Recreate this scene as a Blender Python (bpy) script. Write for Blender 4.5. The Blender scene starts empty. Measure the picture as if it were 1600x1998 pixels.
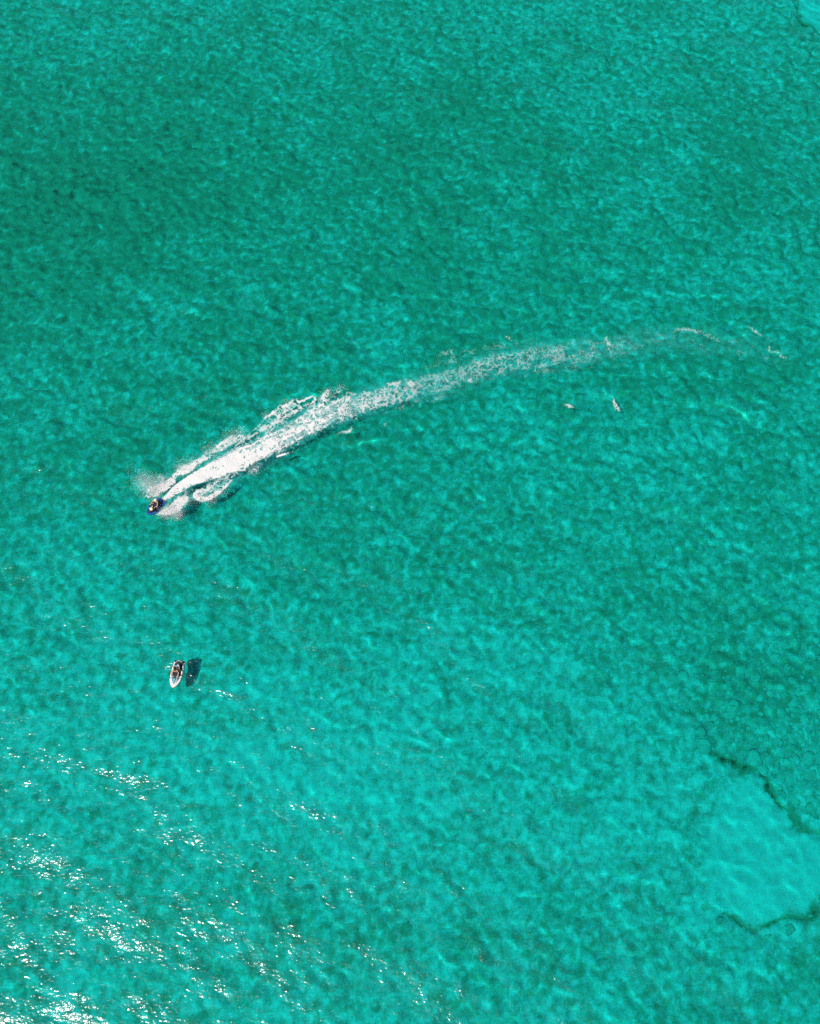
import bpy, bmesh, math, random
import numpy as np
from mathutils import Vector, Matrix, Euler

sc = bpy.context.scene
C = sc.collection
R = math.radians

# ------------------------------------------------------------------ camera
CAM_H, PITCH, VFOV = 95.5, 64.0, 52.5          # a drone about ninety metres up
cam = bpy.data.objects.new('camera', bpy.data.cameras.new('camera'))
C.objects.link(cam)
cam.location = (0, 0, CAM_H)
cam.rotation_euler = (R(90 - PITCH), 0, 0)
cam.data.sensor_fit = 'VERTICAL'
cam.data.angle = R(VFOV)
cam.data.clip_start = 0.5
cam.data.clip_end = 20000
sc.camera = cam

# ------------------------------------------------------------------ sky and sun
SUN = Vector((-0.43, -0.36, 1.0)).normalized()  # towards the sun
world = bpy.data.worlds.new('World')
sc.world = world
world.use_nodes = True
sky = world.node_tree.nodes.new('ShaderNodeTexSky')
sky.sky_type = 'NISHITA'
sky.sun_disc = False
sky.sun_elevation = math.asin(SUN.z)
sky.sun_rotation = math.atan2(SUN.x, SUN.y)
bg = world.node_tree.nodes['Background']
world.node_tree.links.new(sky.outputs[0], bg.inputs[0])
bg.inputs[1].default_value = 0.10
lamp = bpy.data.lights.new('sun', 'SUN')
lamp.energy = 4.5
lamp.angle = R(0.5)
lamp.color = (1.0, 0.95, 0.88)
lamp.cycles.is_caustics_light = True            # sunlight bends through the waves onto the seabed
sun = bpy.data.objects.new('sun', lamp)
C.objects.link(sun)
sun.rotation_euler = (-SUN).to_track_quat('-Z', 'Y').to_euler()
sc.view_settings.view_transform = 'Standard'
sc.view_settings.look = 'None'
sc.view_settings.exposure = 0.0
sc.view_settings.gamma = 1.0
sc.cycles.use_denoising = False
sc.cycles.max_bounces = 5
sc.cycles.diffuse_bounces = 2
sc.cycles.glossy_bounces = 2
sc.cycles.transparent_max_bounces = 16
sc.cycles.caustics_refractive = True
sc.cycles.sample_clamp_direct = 5.0
sc.cycles.sample_clamp_indirect = 2.0
sc.cycles.adaptive_threshold = 0.04
sc.cycles.adaptive_min_samples = 24

rng = np.random.default_rng(11)
random.seed(4)

# ------------------------------------------------------------------ helpers
F_PX = 999.0 / math.tan(R(VFOV / 2))
_a = R(90 - PITCH)
CA, SA = math.cos(_a), math.sin(_a)

def ground(u, v, z=0.0):
    """the point at height z that photograph pixel (u, v) looks at"""
    dx, dy = (u - 800.0) / F_PX, (999.0 - v) / F_PX
    d = (dx, dy * CA + SA, dy * SA - CA)
    t = (z - CAM_H) / d[2]
    return Vector((d[0] * t, d[1] * t, z))

def pixel(x, y, z=0.0):
    """numpy inverse of ground()"""
    zz = z - CAM_H
    yc = y * CA + zz * SA
    zc = -(-y * SA + zz * CA)
    return 800.0 + F_PX * x / zc, 999.0 - F_PX * yc / zc

def tag(o, label=None, cat=None, group=None, kind=None):
    if label: o['label'] = label
    if cat: o['category'] = cat
    if group: o['group'] = group
    if kind: o['kind'] = kind
    return o

def mesh_from_arrays(name, co, faces):
    """co (n,3), faces (m,k) all of one size"""
    me = bpy.data.meshes.new(name)
    nv, (nf, k) = len(co), faces.shape
    me.vertices.add(nv)
    me.vertices.foreach_set('co', np.ascontiguousarray(co, np.float32).ravel())
    me.loops.add(nf * k)
    me.loops.foreach_set('vertex_index', np.ascontiguousarray(faces, np.int32).ravel())
    me.polygons.add(nf)
    me.polygons.foreach_set('loop_start', np.arange(0, nf * k, k, dtype=np.int32))
    me.update()
    me.polygons.foreach_set('use_smooth', np.ones(nf, bool))
    me.update()
    return me

def add_attr(me, name, arr):
    a = me.attributes.new(name, 'FLOAT', 'POINT')
    a.data.foreach_set('value', np.ascontiguousarray(arr, np.float32).ravel())

def link(name, me, mat=None, parent=None):
    o = bpy.data.objects.new(name, me)
    C.objects.link(o)
    if mat is not None:
        me.materials.append(mat)
    if parent is not None:
        o.parent = parent
    return o

def smoothstep(a, b, x):
    t = np.clip((x - a) / (b - a), 0, 1)
    return t * t * (3 - 2 * t)

def seg_dist(px, py, pts):
    """distance to a polyline, position along it (0..n-1) and signed side"""
    best = np.full(px.shape, 1e9)
    par = np.zeros(px.shape)
    side = np.zeros(px.shape)
    for i in range(len(pts) - 1):
        ax, ay = pts[i][0], pts[i][1]
        bx, by = pts[i + 1][0] - ax, pts[i + 1][1] - ay
        l2 = bx * bx + by * by + 1e-9
        t = np.clip(((px - ax) * bx + (py - ay) * by) / l2, 0, 1)
        ex, ey = px - ax - t * bx, py - ay - t * by
        d = np.hypot(ex, ey)
        m = d < best
        best[m] = d[m]
        par[m] = i + t[m]
        side[m] = np.sign(bx * ey - by * ex)[m]
    return best, par, side

# nodes
def new_mat(name):
    m = bpy.data.materials.new(name)
    m.use_nodes = True
    m.node_tree.nodes.clear()
    return m, m.node_tree

class NT:
    def __init__(s, nt): s.nt = nt
    def n(s, t, **kw):
        nd = s.nt.nodes.new('ShaderNode' + t)
        for k, v in kw.items():
            if k.startswith('_'): setattr(nd, k[1:], v)
            else:
                key = k.replace('__', ' ')
                s.put(nd.inputs[int(key[1:])] if key[0] == 'i' and key[1:].isdigit() else nd.inputs[key], v)
        return nd
    def put(s, sock, v):
        if isinstance(v, bpy.types.NodeSocket): s.nt.links.new(v, sock)
        elif isinstance(v, bpy.types.Node): s.nt.links.new(v.outputs[0], sock)
        else: sock.default_value = v
    def math(s, op, a, b=0.0, c=0.0):
        nd = s.nt.nodes.new('ShaderNodeMath'); nd.operation = op
        s.put(nd.inputs[0], a); s.put(nd.inputs[1], b); s.put(nd.inputs[2], c)
        return nd.outputs[0]
    def ss(s, lo, hi, x):
        nd = s.nt.nodes.new('ShaderNodeMapRange'); nd.interpolation_type = 'SMOOTHSTEP'
        s.put(nd.inputs['Value'], x); s.put(nd.inputs['From Min'], lo); s.put(nd.inputs['From Max'], hi)
        return nd.outputs[0]
    def mixc(s, f, a, b):
        nd = s.nt.nodes.new('ShaderNodeMix'); nd.data_type = 'RGBA'
        s.put(nd.inputs[0], f); s.put(nd.inputs[6], a); s.put(nd.inputs[7], b)
        return nd.outputs[2]
    def out(s, surf):
        o = s.nt.nodes.new('ShaderNodeOutputMaterial'); s.put(o.inputs[0], surf)

def simple(name, col, rough=0.5, var=0.12, scale=14.0, metallic=0.0, coat=0.0, bump=0.0):
    m, nt = new_mat(name); N = NT(nt)
    tc = N.n('TexCoord')
    no = N.n('TexNoise', Vector=tc.outputs['Object'], Scale=scale, Detail=4.0)
    dark = tuple(c * (1 - var * 1.6) for c in col) + (1,)
    lite = tuple(min(1, c * (1 + var)) for c in col) + (1,)
    b = N.n('BsdfPrincipled', Roughness=rough, Metallic=metallic)
    N.put(b.inputs['Base Color'], N.mixc(N.ss(0.3, 0.7, no.outputs[0]), dark, lite))
    b.inputs['Coat Weight'].default_value = coat
    if bump:
        bp = N.n('Bump', Strength=bump, Distance=0.004, Height=no.outputs[0])
        N.put(b.inputs['Normal'], bp)
    N.out(b)
    return m

# ------------------------------------------------------------------ random fields
NF, DS = 1024, 0.25
X0, X1, Y0, Y1 = -70.0, 70.0, -16.0, 138.0

def field(p, lmin, lmax, wind=None, spread=2, floor=0.12):
    k1 = 2 * np.pi * np.fft.fftfreq(NF, DS)
    kx, ky = np.meshgrid(k1, k1)
    k = np.hypot(kx, ky); k[0, 0] = 1
    A = k ** (-p) * np.exp(-(2 * np.pi / lmax / k) ** 4) * np.exp(-(k * lmin / 2 / np.pi) ** 2)
    A[0, 0] = 0
    if wind is not None:
        c = (kx * math.cos(wind) + ky * math.sin(wind)) / k
        A *= floor + np.abs(c) ** spread
    f = np.fft.ifft2(A * np.fft.fft2(rng.standard_normal((NF, NF)))).real
    return f / f.std()

def slope_rms(f):
    gy, gx = np.gradient(f, DS)
    return math.sqrt((gx ** 2 + gy ** 2).mean())

xs = np.arange(X0, X1 + 1e-6, DS)
ys = np.arange(Y0, Y1 + 1e-6, DS)
nx, ny = len(xs), len(ys)
GX, GY = np.meshgrid(xs, ys)

# ------------------------------------------------------------------ sea surface
swell = field(2.0, 2.5, 14.0, R(64), 3)
chop = field(2.0, 0.75, 3.2, R(58), 2, 0.3)
sea = swell * (0.05 / slope_rms(swell)) + chop * (0.044 / slope_rms(chop))
SEA = sea[:ny, :nx].copy()

def smooth_line(pts, n=8):
    """Catmull-Rom through pixel points"""
    p = [np.array(q, float) for q in pts]
    p = [2 * p[0] - p[1]] + p + [2 * p[-1] - p[-2]]
    out = []
    for i in range(1, len(p) - 2):
        for j in range(n):
            t = j / n
            a, b, c, d = p[i - 1], p[i], p[i + 1], p[i + 2]
            out.append(0.5 * (2 * b + (c - a) * t + (2 * a - 5 * b + 4 * c - d) * t * t + (3 * b - a - 3 * c + d) * t ** 3))
    out.append(p[-2])
    return out

def to_ground(pts, z=0.0):
    return [tuple(ground(q[0], q[1], z)[:2]) + tuple(q[2:]) for q in pts]

# waves thrown off along the track of the moving craft
WAKE_WAVES = [
    ([(840, 655), (930, 625), (1050, 598), (1180, 575), (1300, 563), (1430, 566), (1530, 582), (1640, 615)], 0.055, 0.45),
    ([(1000, 620), (1150, 598), (1300, 588), (1450, 600), (1560, 630)], 0.035, 0.4),
    ([(1010, 745), (1100, 728), (1230, 719), (1350, 722), (1450, 738), (1540, 775), (1585, 830)], 0.07, 0.5),
    ([(960, 785), (1080, 765), (1220, 757), (1340, 768), (1440, 795), (1500, 845)], 0.05, 0.45),
    ([(1120, 830), (1260, 815), (1370, 840), (1450, 900), (1470, 960)], 0.045, 0.45),
    ([(700, 905), (860, 870), (1000, 862), (1130, 880)], 0.035, 0.45),
    ([(470, 940), (560, 900), (660, 868), (760, 838), (860, 802)], 0.06, 0.45),
    ([(430, 985), (540, 940), (660, 905), (780, 880)], 0.035, 0.4),
    ([(360, 885), (450, 830), (540, 778), (650, 740), (760, 718), (850, 695)], 0.045, 0.45),
    ([(1060, 985), (1250, 1000), (1400, 990), (1520, 950), (1600, 900)], 0.03, 0.45),
]
wig = field(2.2, 1.5, 8.0)[:ny, :nx]
for pts, amp, wid in WAKE_WAVES:
    gl = to_ground(smooth_line(pts, 5))
    arr = np.array([q[:2] for q in gl])
    m = (GX > arr[:, 0].min() - 6) & (GX < arr[:, 0].max() + 6) & (GY > arr[:, 1].min() - 6) & (GY < arr[:, 1].max() + 6)
    d, par, side = seg_dist(GX[m], GY[m], gl)
    end = np.minimum(smoothstep(0, 5, par), smoothstep(0, 5, len(gl) - 1 - par))
    dd = d * side + 0.3 * wig[m]
    wid = wid * 2.1
    SEA[m] += 1.5 * amp * end * (np.exp(-(dd / wid) ** 2) - 0.5 * np.exp(-((dd - 2 * wid) / wid) ** 2) - 0.5 * np.exp(-((dd + 2 * wid) / wid) ** 2)) * (0.7 + 0.6 * np.clip(swell[:ny, :nx][m], -1.2, 1.5))

# small ripples round the drifting craft
_c = ground(344, 1317)
_r = np.hypot(GX - _c.x, (GY - _c.y) * 0.7)
SEA += 0.014 * np.cos(2 * np.pi * _r / 0.85) * np.exp(-np.maximum(_r - 0.8, 0) / 0.9) * smoothstep(0.3, 0.9, _r) * (0.6 + 0.5 * np.clip(wig, -1, 1))

def sea_z(x, y):
    fx = np.clip((x - X0) / DS, 0, nx - 1.001); fy = np.clip((y - Y0) / DS, 0, ny - 1.001)
    ix, iy = fx.astype(int), fy.astype(int)
    a, b = fx - ix, fy - iy
    return (SEA[iy, ix] * (1 - a) * (1 - b) + SEA[iy, ix + 1] * a * (1 - b) + SEA[iy + 1, ix] * (1 - a) * b + SEA[iy + 1, ix + 1] * a * b)

OUT = np.array([6, 20, 60, 180, 500, 1500, 5000.0])
def padded(axis, Z):
    ax = np.concatenate([axis[0] - OUT[::-1], axis, axis[-1] + OUT])
    return ax

def sheet(name, xa, ya, Z, level, mat):
    """inner relief grid, carried on flat to the horizon"""
    xp, yp = padded(xa, Z), padded(ya, Z)
    full = np.full((len(yp), len(xp)), level, np.float32)
    k = len(OUT)
    full[k:-k, k:-k] = Z
    co = np.empty((len(yp), len(xp), 3), np.float32)
    co[..., 0] = xp[None, :]; co[..., 1] = yp[:, None]; co[..., 2] = full
    idx = np.arange(len(xp) * len(yp)).reshape(len(yp), len(xp))
    q = np.stack([idx[:-1, :-1], idx[:-1, 1:], idx[1:, 1:], idx[1:, :-1]], -1).reshape(-1, 4)
    me = mesh_from_arrays(name, co.reshape(-1, 3), q)
    return link(name, me, mat)

m_water, nt = new_mat('sea_water'); N = NT(nt)
geo = N.n('NewGeometry')
mp1 = N.n('Mapping', Vector=geo.outputs['Position'], Rotation=(0, 0, R(28)), Scale=(0.62, 1.0, 1.0))
n1 = N.n('TexNoise', Vector=mp1, Scale=0.88, Detail=2.5, Roughness=0.55, Distortion=0.3)
mp2 = N.n('Mapping', Vector=geo.outputs['Position'], Rotation=(0, 0, R(-14)), Scale=(0.7, 1.0, 1.0))
n2 = N.n('TexNoise', Vector=mp2, Scale=4.2, Detail=1.0, Roughness=0.5)
hsum = N.math('MULTIPLY_ADD', n2.outputs[0], 0.30, n1.outputs[0])
bp = N.n('Bump', Strength=1.0, Distance=0.152, Height=hsum)
bpr = N.n('Bump', Strength=1.0, Distance=0.03, Height=hsum)
refr = N.n('BsdfRefraction', IOR=1.33, Roughness=0.02, Color=(0.08, 0.965, 0.93, 1))
N.put(refr.inputs['Normal'], bpr)
glos = N.n('BsdfGlossy', Roughness=0.185)
N.put(glos.inputs['Normal'], bp)
fre = N.n('Fresnel', IOR=1.33)
mix = N.n('MixShader', i0=fre, i1=refr, i2=glos)
air = N.n('Attribute', _attribute_name='aerated')
nair = N.n('TexNoise', Vector=geo.outputs['Position'], Scale=1.6, Detail=5.0, Roughness=0.7)
milk = N.n('BsdfDiffuse')
N.put(milk.inputs['Color'], N.mixc(N.ss(0.45, 0.95, air.outputs['Fac']), (0.05, 0.56, 0.535, 1), (0.46, 0.70, 0.67, 1)))
N.out(N.n('MixShader', i0=N.math('MULTIPLY', air.outputs['Fac'], N.ss(0.28, 0.72, nair.outputs[0])), i1=mix, i2=milk))
water = sheet('water', xs, ys, SEA, 0.0, m_water)
water.cycles.is_caustics_caster = True
AIR = np.zeros(SEA.shape)
WU, WV = pixel(GX, GY, 0.0)
def aerate(pts):
    """(u, v, half width px, strength): bubbles held in the water itself"""
    sp = smooth_line(pts, 5); arr = np.array(sp)
    m = (WU > arr[:, 0].min() - 80) & (WU < arr[:, 0].max() + 80) & (WV > arr[:, 1].min() - 80) & (WV < arr[:, 1].max() + 80)
    d, par, _ = seg_dist(WU[m], WV[m], [tuple(q[:2]) for q in sp])
    i = np.clip(par.astype(int), 0, len(sp) - 2); t = par - i
    hw = arr[i, 2] * (1 - t) + arr[i + 1, 2] * t; st = arr[i, 3] * (1 - t) + arr[i + 1, 3] * t
    AIR[m] = np.maximum(AIR[m], st * (1 - smoothstep(0.35, 1.15, d / hw + 0.12 * wig[m])))
aerate([(316, 978, 9, 0.6), (370, 940, 14, 0.9), (440, 906, 24, 0.95), (520, 868, 28, 0.92), (600, 824, 30, 0.85), (680, 792, 30, 0.72), (760, 772, 30, 0.6), (830, 752, 29, 0.45),
        (920, 725, 32, 0.31), (1000, 702, 34, 0.31), (1100, 690, 32, 0.29), (1190, 678, 31, 0.22), (1290, 664, 31, 0.16), (1400, 668, 29, 0.14), (1500, 684, 23, 0.07), (1540, 700, 18, 0.04)])
aerate([(270, 935, 20, 0.28), (295, 950, 22, 0.46), (330, 935, 14, 0.46), (380, 905, 13, 0.39), (430, 875, 14, 0.39), (480, 845, 13, 0.24)])
aerate([(310, 1000, 11, 0.39), (340, 990, 20, 0.46), (372, 966, 14, 0.31), (400, 966, 16, 0.46), (440, 942, 14, 0.39), (500, 912, 13, 0.31), (560, 886, 9, 0.12)])
add_attr(water.data, 'aerated', np.pad(AIR, len(OUT)))
tag(water, 'turquoise rippled sea surface with sun glints', 'sea', kind='structure')

# ------------------------------------------------------------------ seabed
DEPTH = 2.75
def bed_point(u, v):
    """seabed point seen at photograph pixel (u, v), the sight line bent at the surface"""
    p = ground(u, v)
    d = (p - Vector((0, 0, CAM_H))).normalized()
    h = Vector((d.x, d.y, 0)) / 1.33
    d2 = Vector((h.x, h.y, -math.sqrt(1 - h.length_squared)))
    return p + d2 * (DEPTH / -d2.z)
def to_bed(pts):
    return [tuple(bed_point(q[0], q[1])[:2]) + tuple(q[2:]) for q in pts]
SB = 0.24
bx = np.arange(X0 - 6, X1 + 6, SB); by = np.arange(Y0 - 4, Y1 + 10, SB)
BX, BY = np.meshgrid(bx, by)
_v = np.linspace(2600, -500, 120)
_y = np.array([bed_point(800, q).y for q in _v]); _x = np.array([bed_point(1600, q).x for q in _v])
V = np.interp(BY, _y, _v)
U = 800 + BX / np.interp(BY, _y, _x) * 800

def tile(f): 
    # fields are generated at DS spacing; stretched a little to the seabed spacing
    return f[:BX.shape[0], :BX.shape[1]]
big = tile(field(1.6, 6, 40)); mid = tile(field(1.4, 1.6, 9)); small = tile(field(1.0, 0.7, 2.4))
rough_relief = tile(field(1.5, 0.7, 6))

rowv = np.interp(V, [-100, 0, 150, 330, 500, 700, 900, 1050, 1200, 1350, 1500, 1700, 2000],
                    [.58, .60, .68, .74, .72, .66, .62, .58, .50, .44, .41, .44, .48])
cover = rowv.copy()
for (u0, v0, ru, rv, amt) in [
    (90, 480, 240, 190, .22), (250, 280, 300, 150, .15), (850, 380, 260, 150, .08), (960, 1130, 330, 110, .08),
    (1340, 1240, 230, 110, .14), (1560, 1200, 120, 100, .06), (1480, 1420, 130, 110, .12), (300, 920, 230, 90, .05),
    (620, 1520, 420, 130, -.10), (1250, 1560, 150, 130, -.12), (90, 1300, 160, 120, -.06), (1480, 520, 150, 90, -.08),
    (1180, 1790, 130, 110, .10), (1560, 1880, 120, 60, .12), (300, 1780, 260, 120, .06), (830, 1850, 260, 100, .04), (1450, 640, 130, 50, -.04),
    (1380, 330, 330, 330, -.07), (700, 1450, 520, 230, -.07), (1300, 880, 300, 150, -.04), (1520, 1690, 120, 140, -.1)]:
    cover += amt * np.exp(-((U - u0) / ru) ** 2 - ((V - v0) / rv) ** 2)

# the two bare patches of sand and the ledges round them
SAND_A = [(1640, 1650), (1596, 1624), (1577, 1613), (1560, 1596), (1544, 1580), (1516, 1572), (1506, 1548), (1492, 1530), (1440, 1530),
          (1400, 1560), (1375, 1620), (1385, 1700), (1395, 1755), (1436, 1790), (1461, 1801), (1491, 1806), (1522, 1799), (1549, 1787), (1571, 1776), (1600, 1752), (1640, 1720)]
SAND_B = [(1548, -20), (1556, 5), (1562, 22), (1566, 34), (1580, 50), (1600, 64), (1640, 90), (1700, 100), (1700, -60)]
def inside(px, py, poly):
    r = np.zeros(px.shape, bool)
    n = len(poly)
    for i in range(n):
        x1, y1 = poly[i]; x2, y2 = poly[(i + 1) % n]
        c = ((y1 > py) != (y2 > py)) & (px < (x2 - x1) * (py - y1) / (y2 - y1 + 1e-9) + x1)
        r ^= c
    return r
def soft_in(poly, width):
    gp = to_bed(poly)
    d, _, _ = seg_dist(BX, BY, gp + [gp[0]])
    ins = inside(BX, BY, [q[:2] for q in gp])
    return smoothstep(-width, width, np.where(ins, d, -d) + 0.25 * small + 0.3 * mid)
sA = soft_in(SAND_A, 1.3); sB = soft_in(SAND_B, 0.35)
Z = -DEPTH + 0.16 * rough_relief + 0.12 * small * 0.6 + 0.25 * big * 0.4
Z = Z * (1 - 0.75 * np.maximum(sA, sB)) + (-DEPTH - 0.25) * 0.75 * np.maximum(sA, sB)
cover = cover + 0.05 * big + 0.06 * mid + 0.09 * small
REEF = [(1425, 1290), (1500, 1240), (1600, 1225), (1640, 1420), (1640, 1640), (1585, 1600), (1550, 1570), (1522, 1553), (1500, 1510), (1440, 1478), (1375, 1465), (1350, 1400), (1300, 1330), (1350, 1290)]
sR = soft_in(REEF, 1.6)
cover = cover + 0.12 * sR
cover = cover * (1 - 0.84 * sA) * (1 - 0.9 * sB)
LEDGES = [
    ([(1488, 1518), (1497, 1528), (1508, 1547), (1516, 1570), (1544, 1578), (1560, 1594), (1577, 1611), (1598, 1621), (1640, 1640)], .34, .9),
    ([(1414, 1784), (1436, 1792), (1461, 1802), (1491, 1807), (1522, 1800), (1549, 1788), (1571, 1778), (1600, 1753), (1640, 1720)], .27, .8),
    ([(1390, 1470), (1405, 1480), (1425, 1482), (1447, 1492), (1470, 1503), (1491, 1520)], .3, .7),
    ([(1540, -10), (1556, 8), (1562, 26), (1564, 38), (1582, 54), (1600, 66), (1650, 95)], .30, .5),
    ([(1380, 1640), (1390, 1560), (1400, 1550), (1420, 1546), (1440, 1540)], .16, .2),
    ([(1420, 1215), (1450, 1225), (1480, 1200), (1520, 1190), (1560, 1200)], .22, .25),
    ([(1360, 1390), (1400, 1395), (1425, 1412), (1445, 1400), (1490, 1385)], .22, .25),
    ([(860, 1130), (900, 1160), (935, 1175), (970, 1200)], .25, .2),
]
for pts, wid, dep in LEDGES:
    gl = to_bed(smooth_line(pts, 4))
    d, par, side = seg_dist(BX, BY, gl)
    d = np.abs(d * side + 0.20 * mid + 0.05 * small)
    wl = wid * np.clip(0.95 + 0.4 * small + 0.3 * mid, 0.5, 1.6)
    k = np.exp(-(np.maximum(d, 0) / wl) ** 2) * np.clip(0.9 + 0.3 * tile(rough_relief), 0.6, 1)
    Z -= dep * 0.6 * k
    cover += 1.25 * k * min(1, dep + .1)  # dark band along each ledge: weed tone with the ledge's shade painted in

m_bed, nt = new_mat('seabed'); N = NT(nt)
geo = N.n('NewGeometry')
at = N.n('Attribute', _attribute_name='weed_and_shade')
nf1 = N.n('TexNoise', Vector=geo.outputs['Position'], Scale=1.4, Detail=6.0, Roughness=0.63, Distortion=0.5)
nf2 = N.n('TexNoise', Vector=geo.outputs['Position'], Scale=4.5, Detail=4.0, Roughness=0.6)
jit = N.math('MULTIPLY_ADD', nf2.outputs[0], 0.35, nf1.outputs[0])
s_ = N.math('ADD', at.outputs['Fac'], N.math('MULTIPLY', N.math('SUBTRACT', jit, 0.675), 1.85))
fac = N.ss(0.02, 0.98, s_)
sand = N.mixc(N.ss(0.3, 0.75, jit), (0.68, 0.72, 0.71, 1), (0.52, 0.56, 0.53, 1))
weed_and_shade = N.mixc(nf2.outputs[0], (0.17, 0.22, 0.14, 1), (0.29, 0.35, 0.24, 1))
bd = N.n('BsdfPrincipled', Roughness=0.95)
bd.inputs['Specular IOR Level'].default_value = 0.1
weed_and_shade = N.mixc(N.ss(0.95, 1.7, s_), weed_and_shade, (0.055, 0.08, 0.05, 1))  # darkest tone, for thick weed and the shade painted along the ledges
N.put(bd.inputs['Base Color'], N.mixc(fac, sand, weed_and_shade))
bb = N.n('Bump', Strength=0.6, Distance=0.08, Height=nf2.outputs[0]); N.put(bd.inputs['Normal'], bb)
N.out(bd)
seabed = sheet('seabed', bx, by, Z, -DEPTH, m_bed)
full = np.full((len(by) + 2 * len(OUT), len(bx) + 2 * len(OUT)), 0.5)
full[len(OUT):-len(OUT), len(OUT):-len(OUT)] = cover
add_attr(seabed.data, 'weed_and_shade', full)
seabed.cycles.is_caustics_receiver = True
tag(seabed, 'pale sand and weedy rock seabed seen through the water', 'seabed', kind='structure')

# ------------------------------------------------------------------ boulders on the reef
def rock_mesh(seed):
    r = random.Random(seed)
    bm = bmesh.new()
    bmesh.ops.create_icosphere(bm, subdivisions=2, radius=0.5)
    ph = [r.uniform(0, 6.28) for _ in range(6)]
    for v in bm.verts:
        c = v.co.copy()
        s = 1 + 0.2 * math.sin(4.1 * c.x + ph[0]) + 0.2 * math.sin(5.3 * c.y + ph[1]) + 0.10 * math.sin(7 * c.z + 4 * c.x + ph[2]) + 0.06 * math.sin(11 * c.y + ph[3])
        v.co = c * s
        v.co.z *= 0.27
    me = bpy.data.meshes.new('rock'); bm.to_mesh(me); bm.free()
    for p in me.polygons: p.use_smooth = True
    me.materials.append(m_rock)
    return me

m_rock, nt = new_mat('reef_rock'); N = NT(nt)
geo = N.n('NewGeometry'); oi = N.n('ObjectInfo')
nr = N.n('TexNoise', Vector=geo.outputs['Position'], Scale=3.0, Detail=5.0, Roughness=0.65)
base = N.mixc(oi.outputs['Random'], (0.30, 0.35, 0.28, 1), (0.45, 0.50, 0.43, 1))
bd = N.n('BsdfPrincipled', Roughness=0.95)
N.put(bd.inputs['Base Color'], N.mixc(N.ss(0.52, 0.75, nr.outputs[0]), base, (0.24, 0.29, 0.20, 1)))
N.put(bd.inputs['Normal'], N.n('Bump', Strength=0.6, Distance=0.06, Height=nr.outputs[0]))
N.out(bd)
ROCKS = [rock_mesh(k) for k in range(7)]
def bed_z(x, y):
    i = int(np.clip(round((y - by[0]) / SB), 0, len(by) - 1)); j = int(np.clip(round((x - bx[0]) / SB), 0, len(bx) - 1))
    return float(Z[i, j])
placed = []
rr = random.Random(9)
tries = 0
while len(placed) < 190 and tries < 40000:
    tries += 1
    u, v = rr.uniform(1290, 1625), rr.uniform(1220, 1605)
    if not inside(np.array([u]), np.array([v]), REEF)[0]: continue
    size = 0.42 + 1.3 * rr.random() ** 2.2
    if rr.random() > (u - 1280) / 190: continue
    p = bed_point(u, v)
    if any((p.x - q[0]) ** 2 + (p.y - q[1]) ** 2 < (0.42 * (size + q[2])) ** 2 for q in placed): continue
    placed.append((p.x, p.y, size))
rr2 = random.Random(21)
for (u, v, s) in [(1448, 1816, .7), (1540, 1814, .9), (1585, 1790, .8), (1500, 1828, .7), (1404, 1796, .6)]:
    p = bed_point(u, v); placed.append((p.x, p.y, s))
for (x, y, s) in placed:
    o = bpy.data.objects.new('rock', ROCKS[rr2.randrange(7)])
    C.objects.link(o)
    o.parent = seabed
    o.location = (x, y, bed_z(x, y) - 0.045 * s)
    o.rotation_euler = (rr2.uniform(-.2, .2), rr2.uniform(-.2, .2), rr2.uniform(0, 6.28))
    o.scale = (s, s * rr2.uniform(.8, 1.15), s * rr2.uniform(.7, 1.1))
    o.cycles.is_caustics_receiver = True

# ------------------------------------------------------------------ wake foam
FS = 0.075
fa, fb = ground(215, 1045), ground(1600, 600)
fxs = np.arange(fa.x - 4, ground(1600, 600).x + 1, FS); fys = np.arange(fa.y, fb.y, FS)
FX, FY = np.meshgrid(fxs, fys)
FU, FV = pixel(FX, FY, 0.0)
def vnoise(scale, seed, octaves=3):
    """value noise over the foam grid, about -1..1"""
    g = np.random.default_rng(seed)
    tot = np.zeros(FX.shape); amp = 1.0; nrm = 0
    for o in range(octaves):
        s = scale / 2 ** o
        n0, n1 = int((fys[-1] - fys[0]) / s) + 3, int((fxs[-1] - fxs[0]) / s) + 3
        t = g.uniform(-1, 1, (n0, n1))
        a = (FX - fxs[0]) / s; b = (FY - fys[0]) / s
        i, j = b.astype(int), a.astype(int)
        fa_, fb_ = a - j, b - i
        fa_ = fa_ * fa_ * (3 - 2 * fa_); fb_ = fb_ * fb_ * (3 - 2 * fb_)
        tot += amp * (t[i, j] * (1 - fa_) * (1 - fb_) + t[i, j + 1] * fa_ * (1 - fb_) + t[i + 1, j] * (1 - fa_) * fb_ + t[i + 1, j + 1] * fa_ * fb_)
        nrm += amp; amp *= 0.55
    return tot / nrm
nzA, nzB, nzC = vnoise(2.2, 1), vnoise(0.9, 2), vnoise(4.5, 3)
D = np.zeros(FX.shape)          # how closely the bubbles cover the water
M = np.zeros(FX.shape)          # how high the churned water stands
SUBM = np.zeros(FX.shape)       # bubbles just under the surface
PXM = 19.0                      # photo pixels to a metre, roughly, along here
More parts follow.
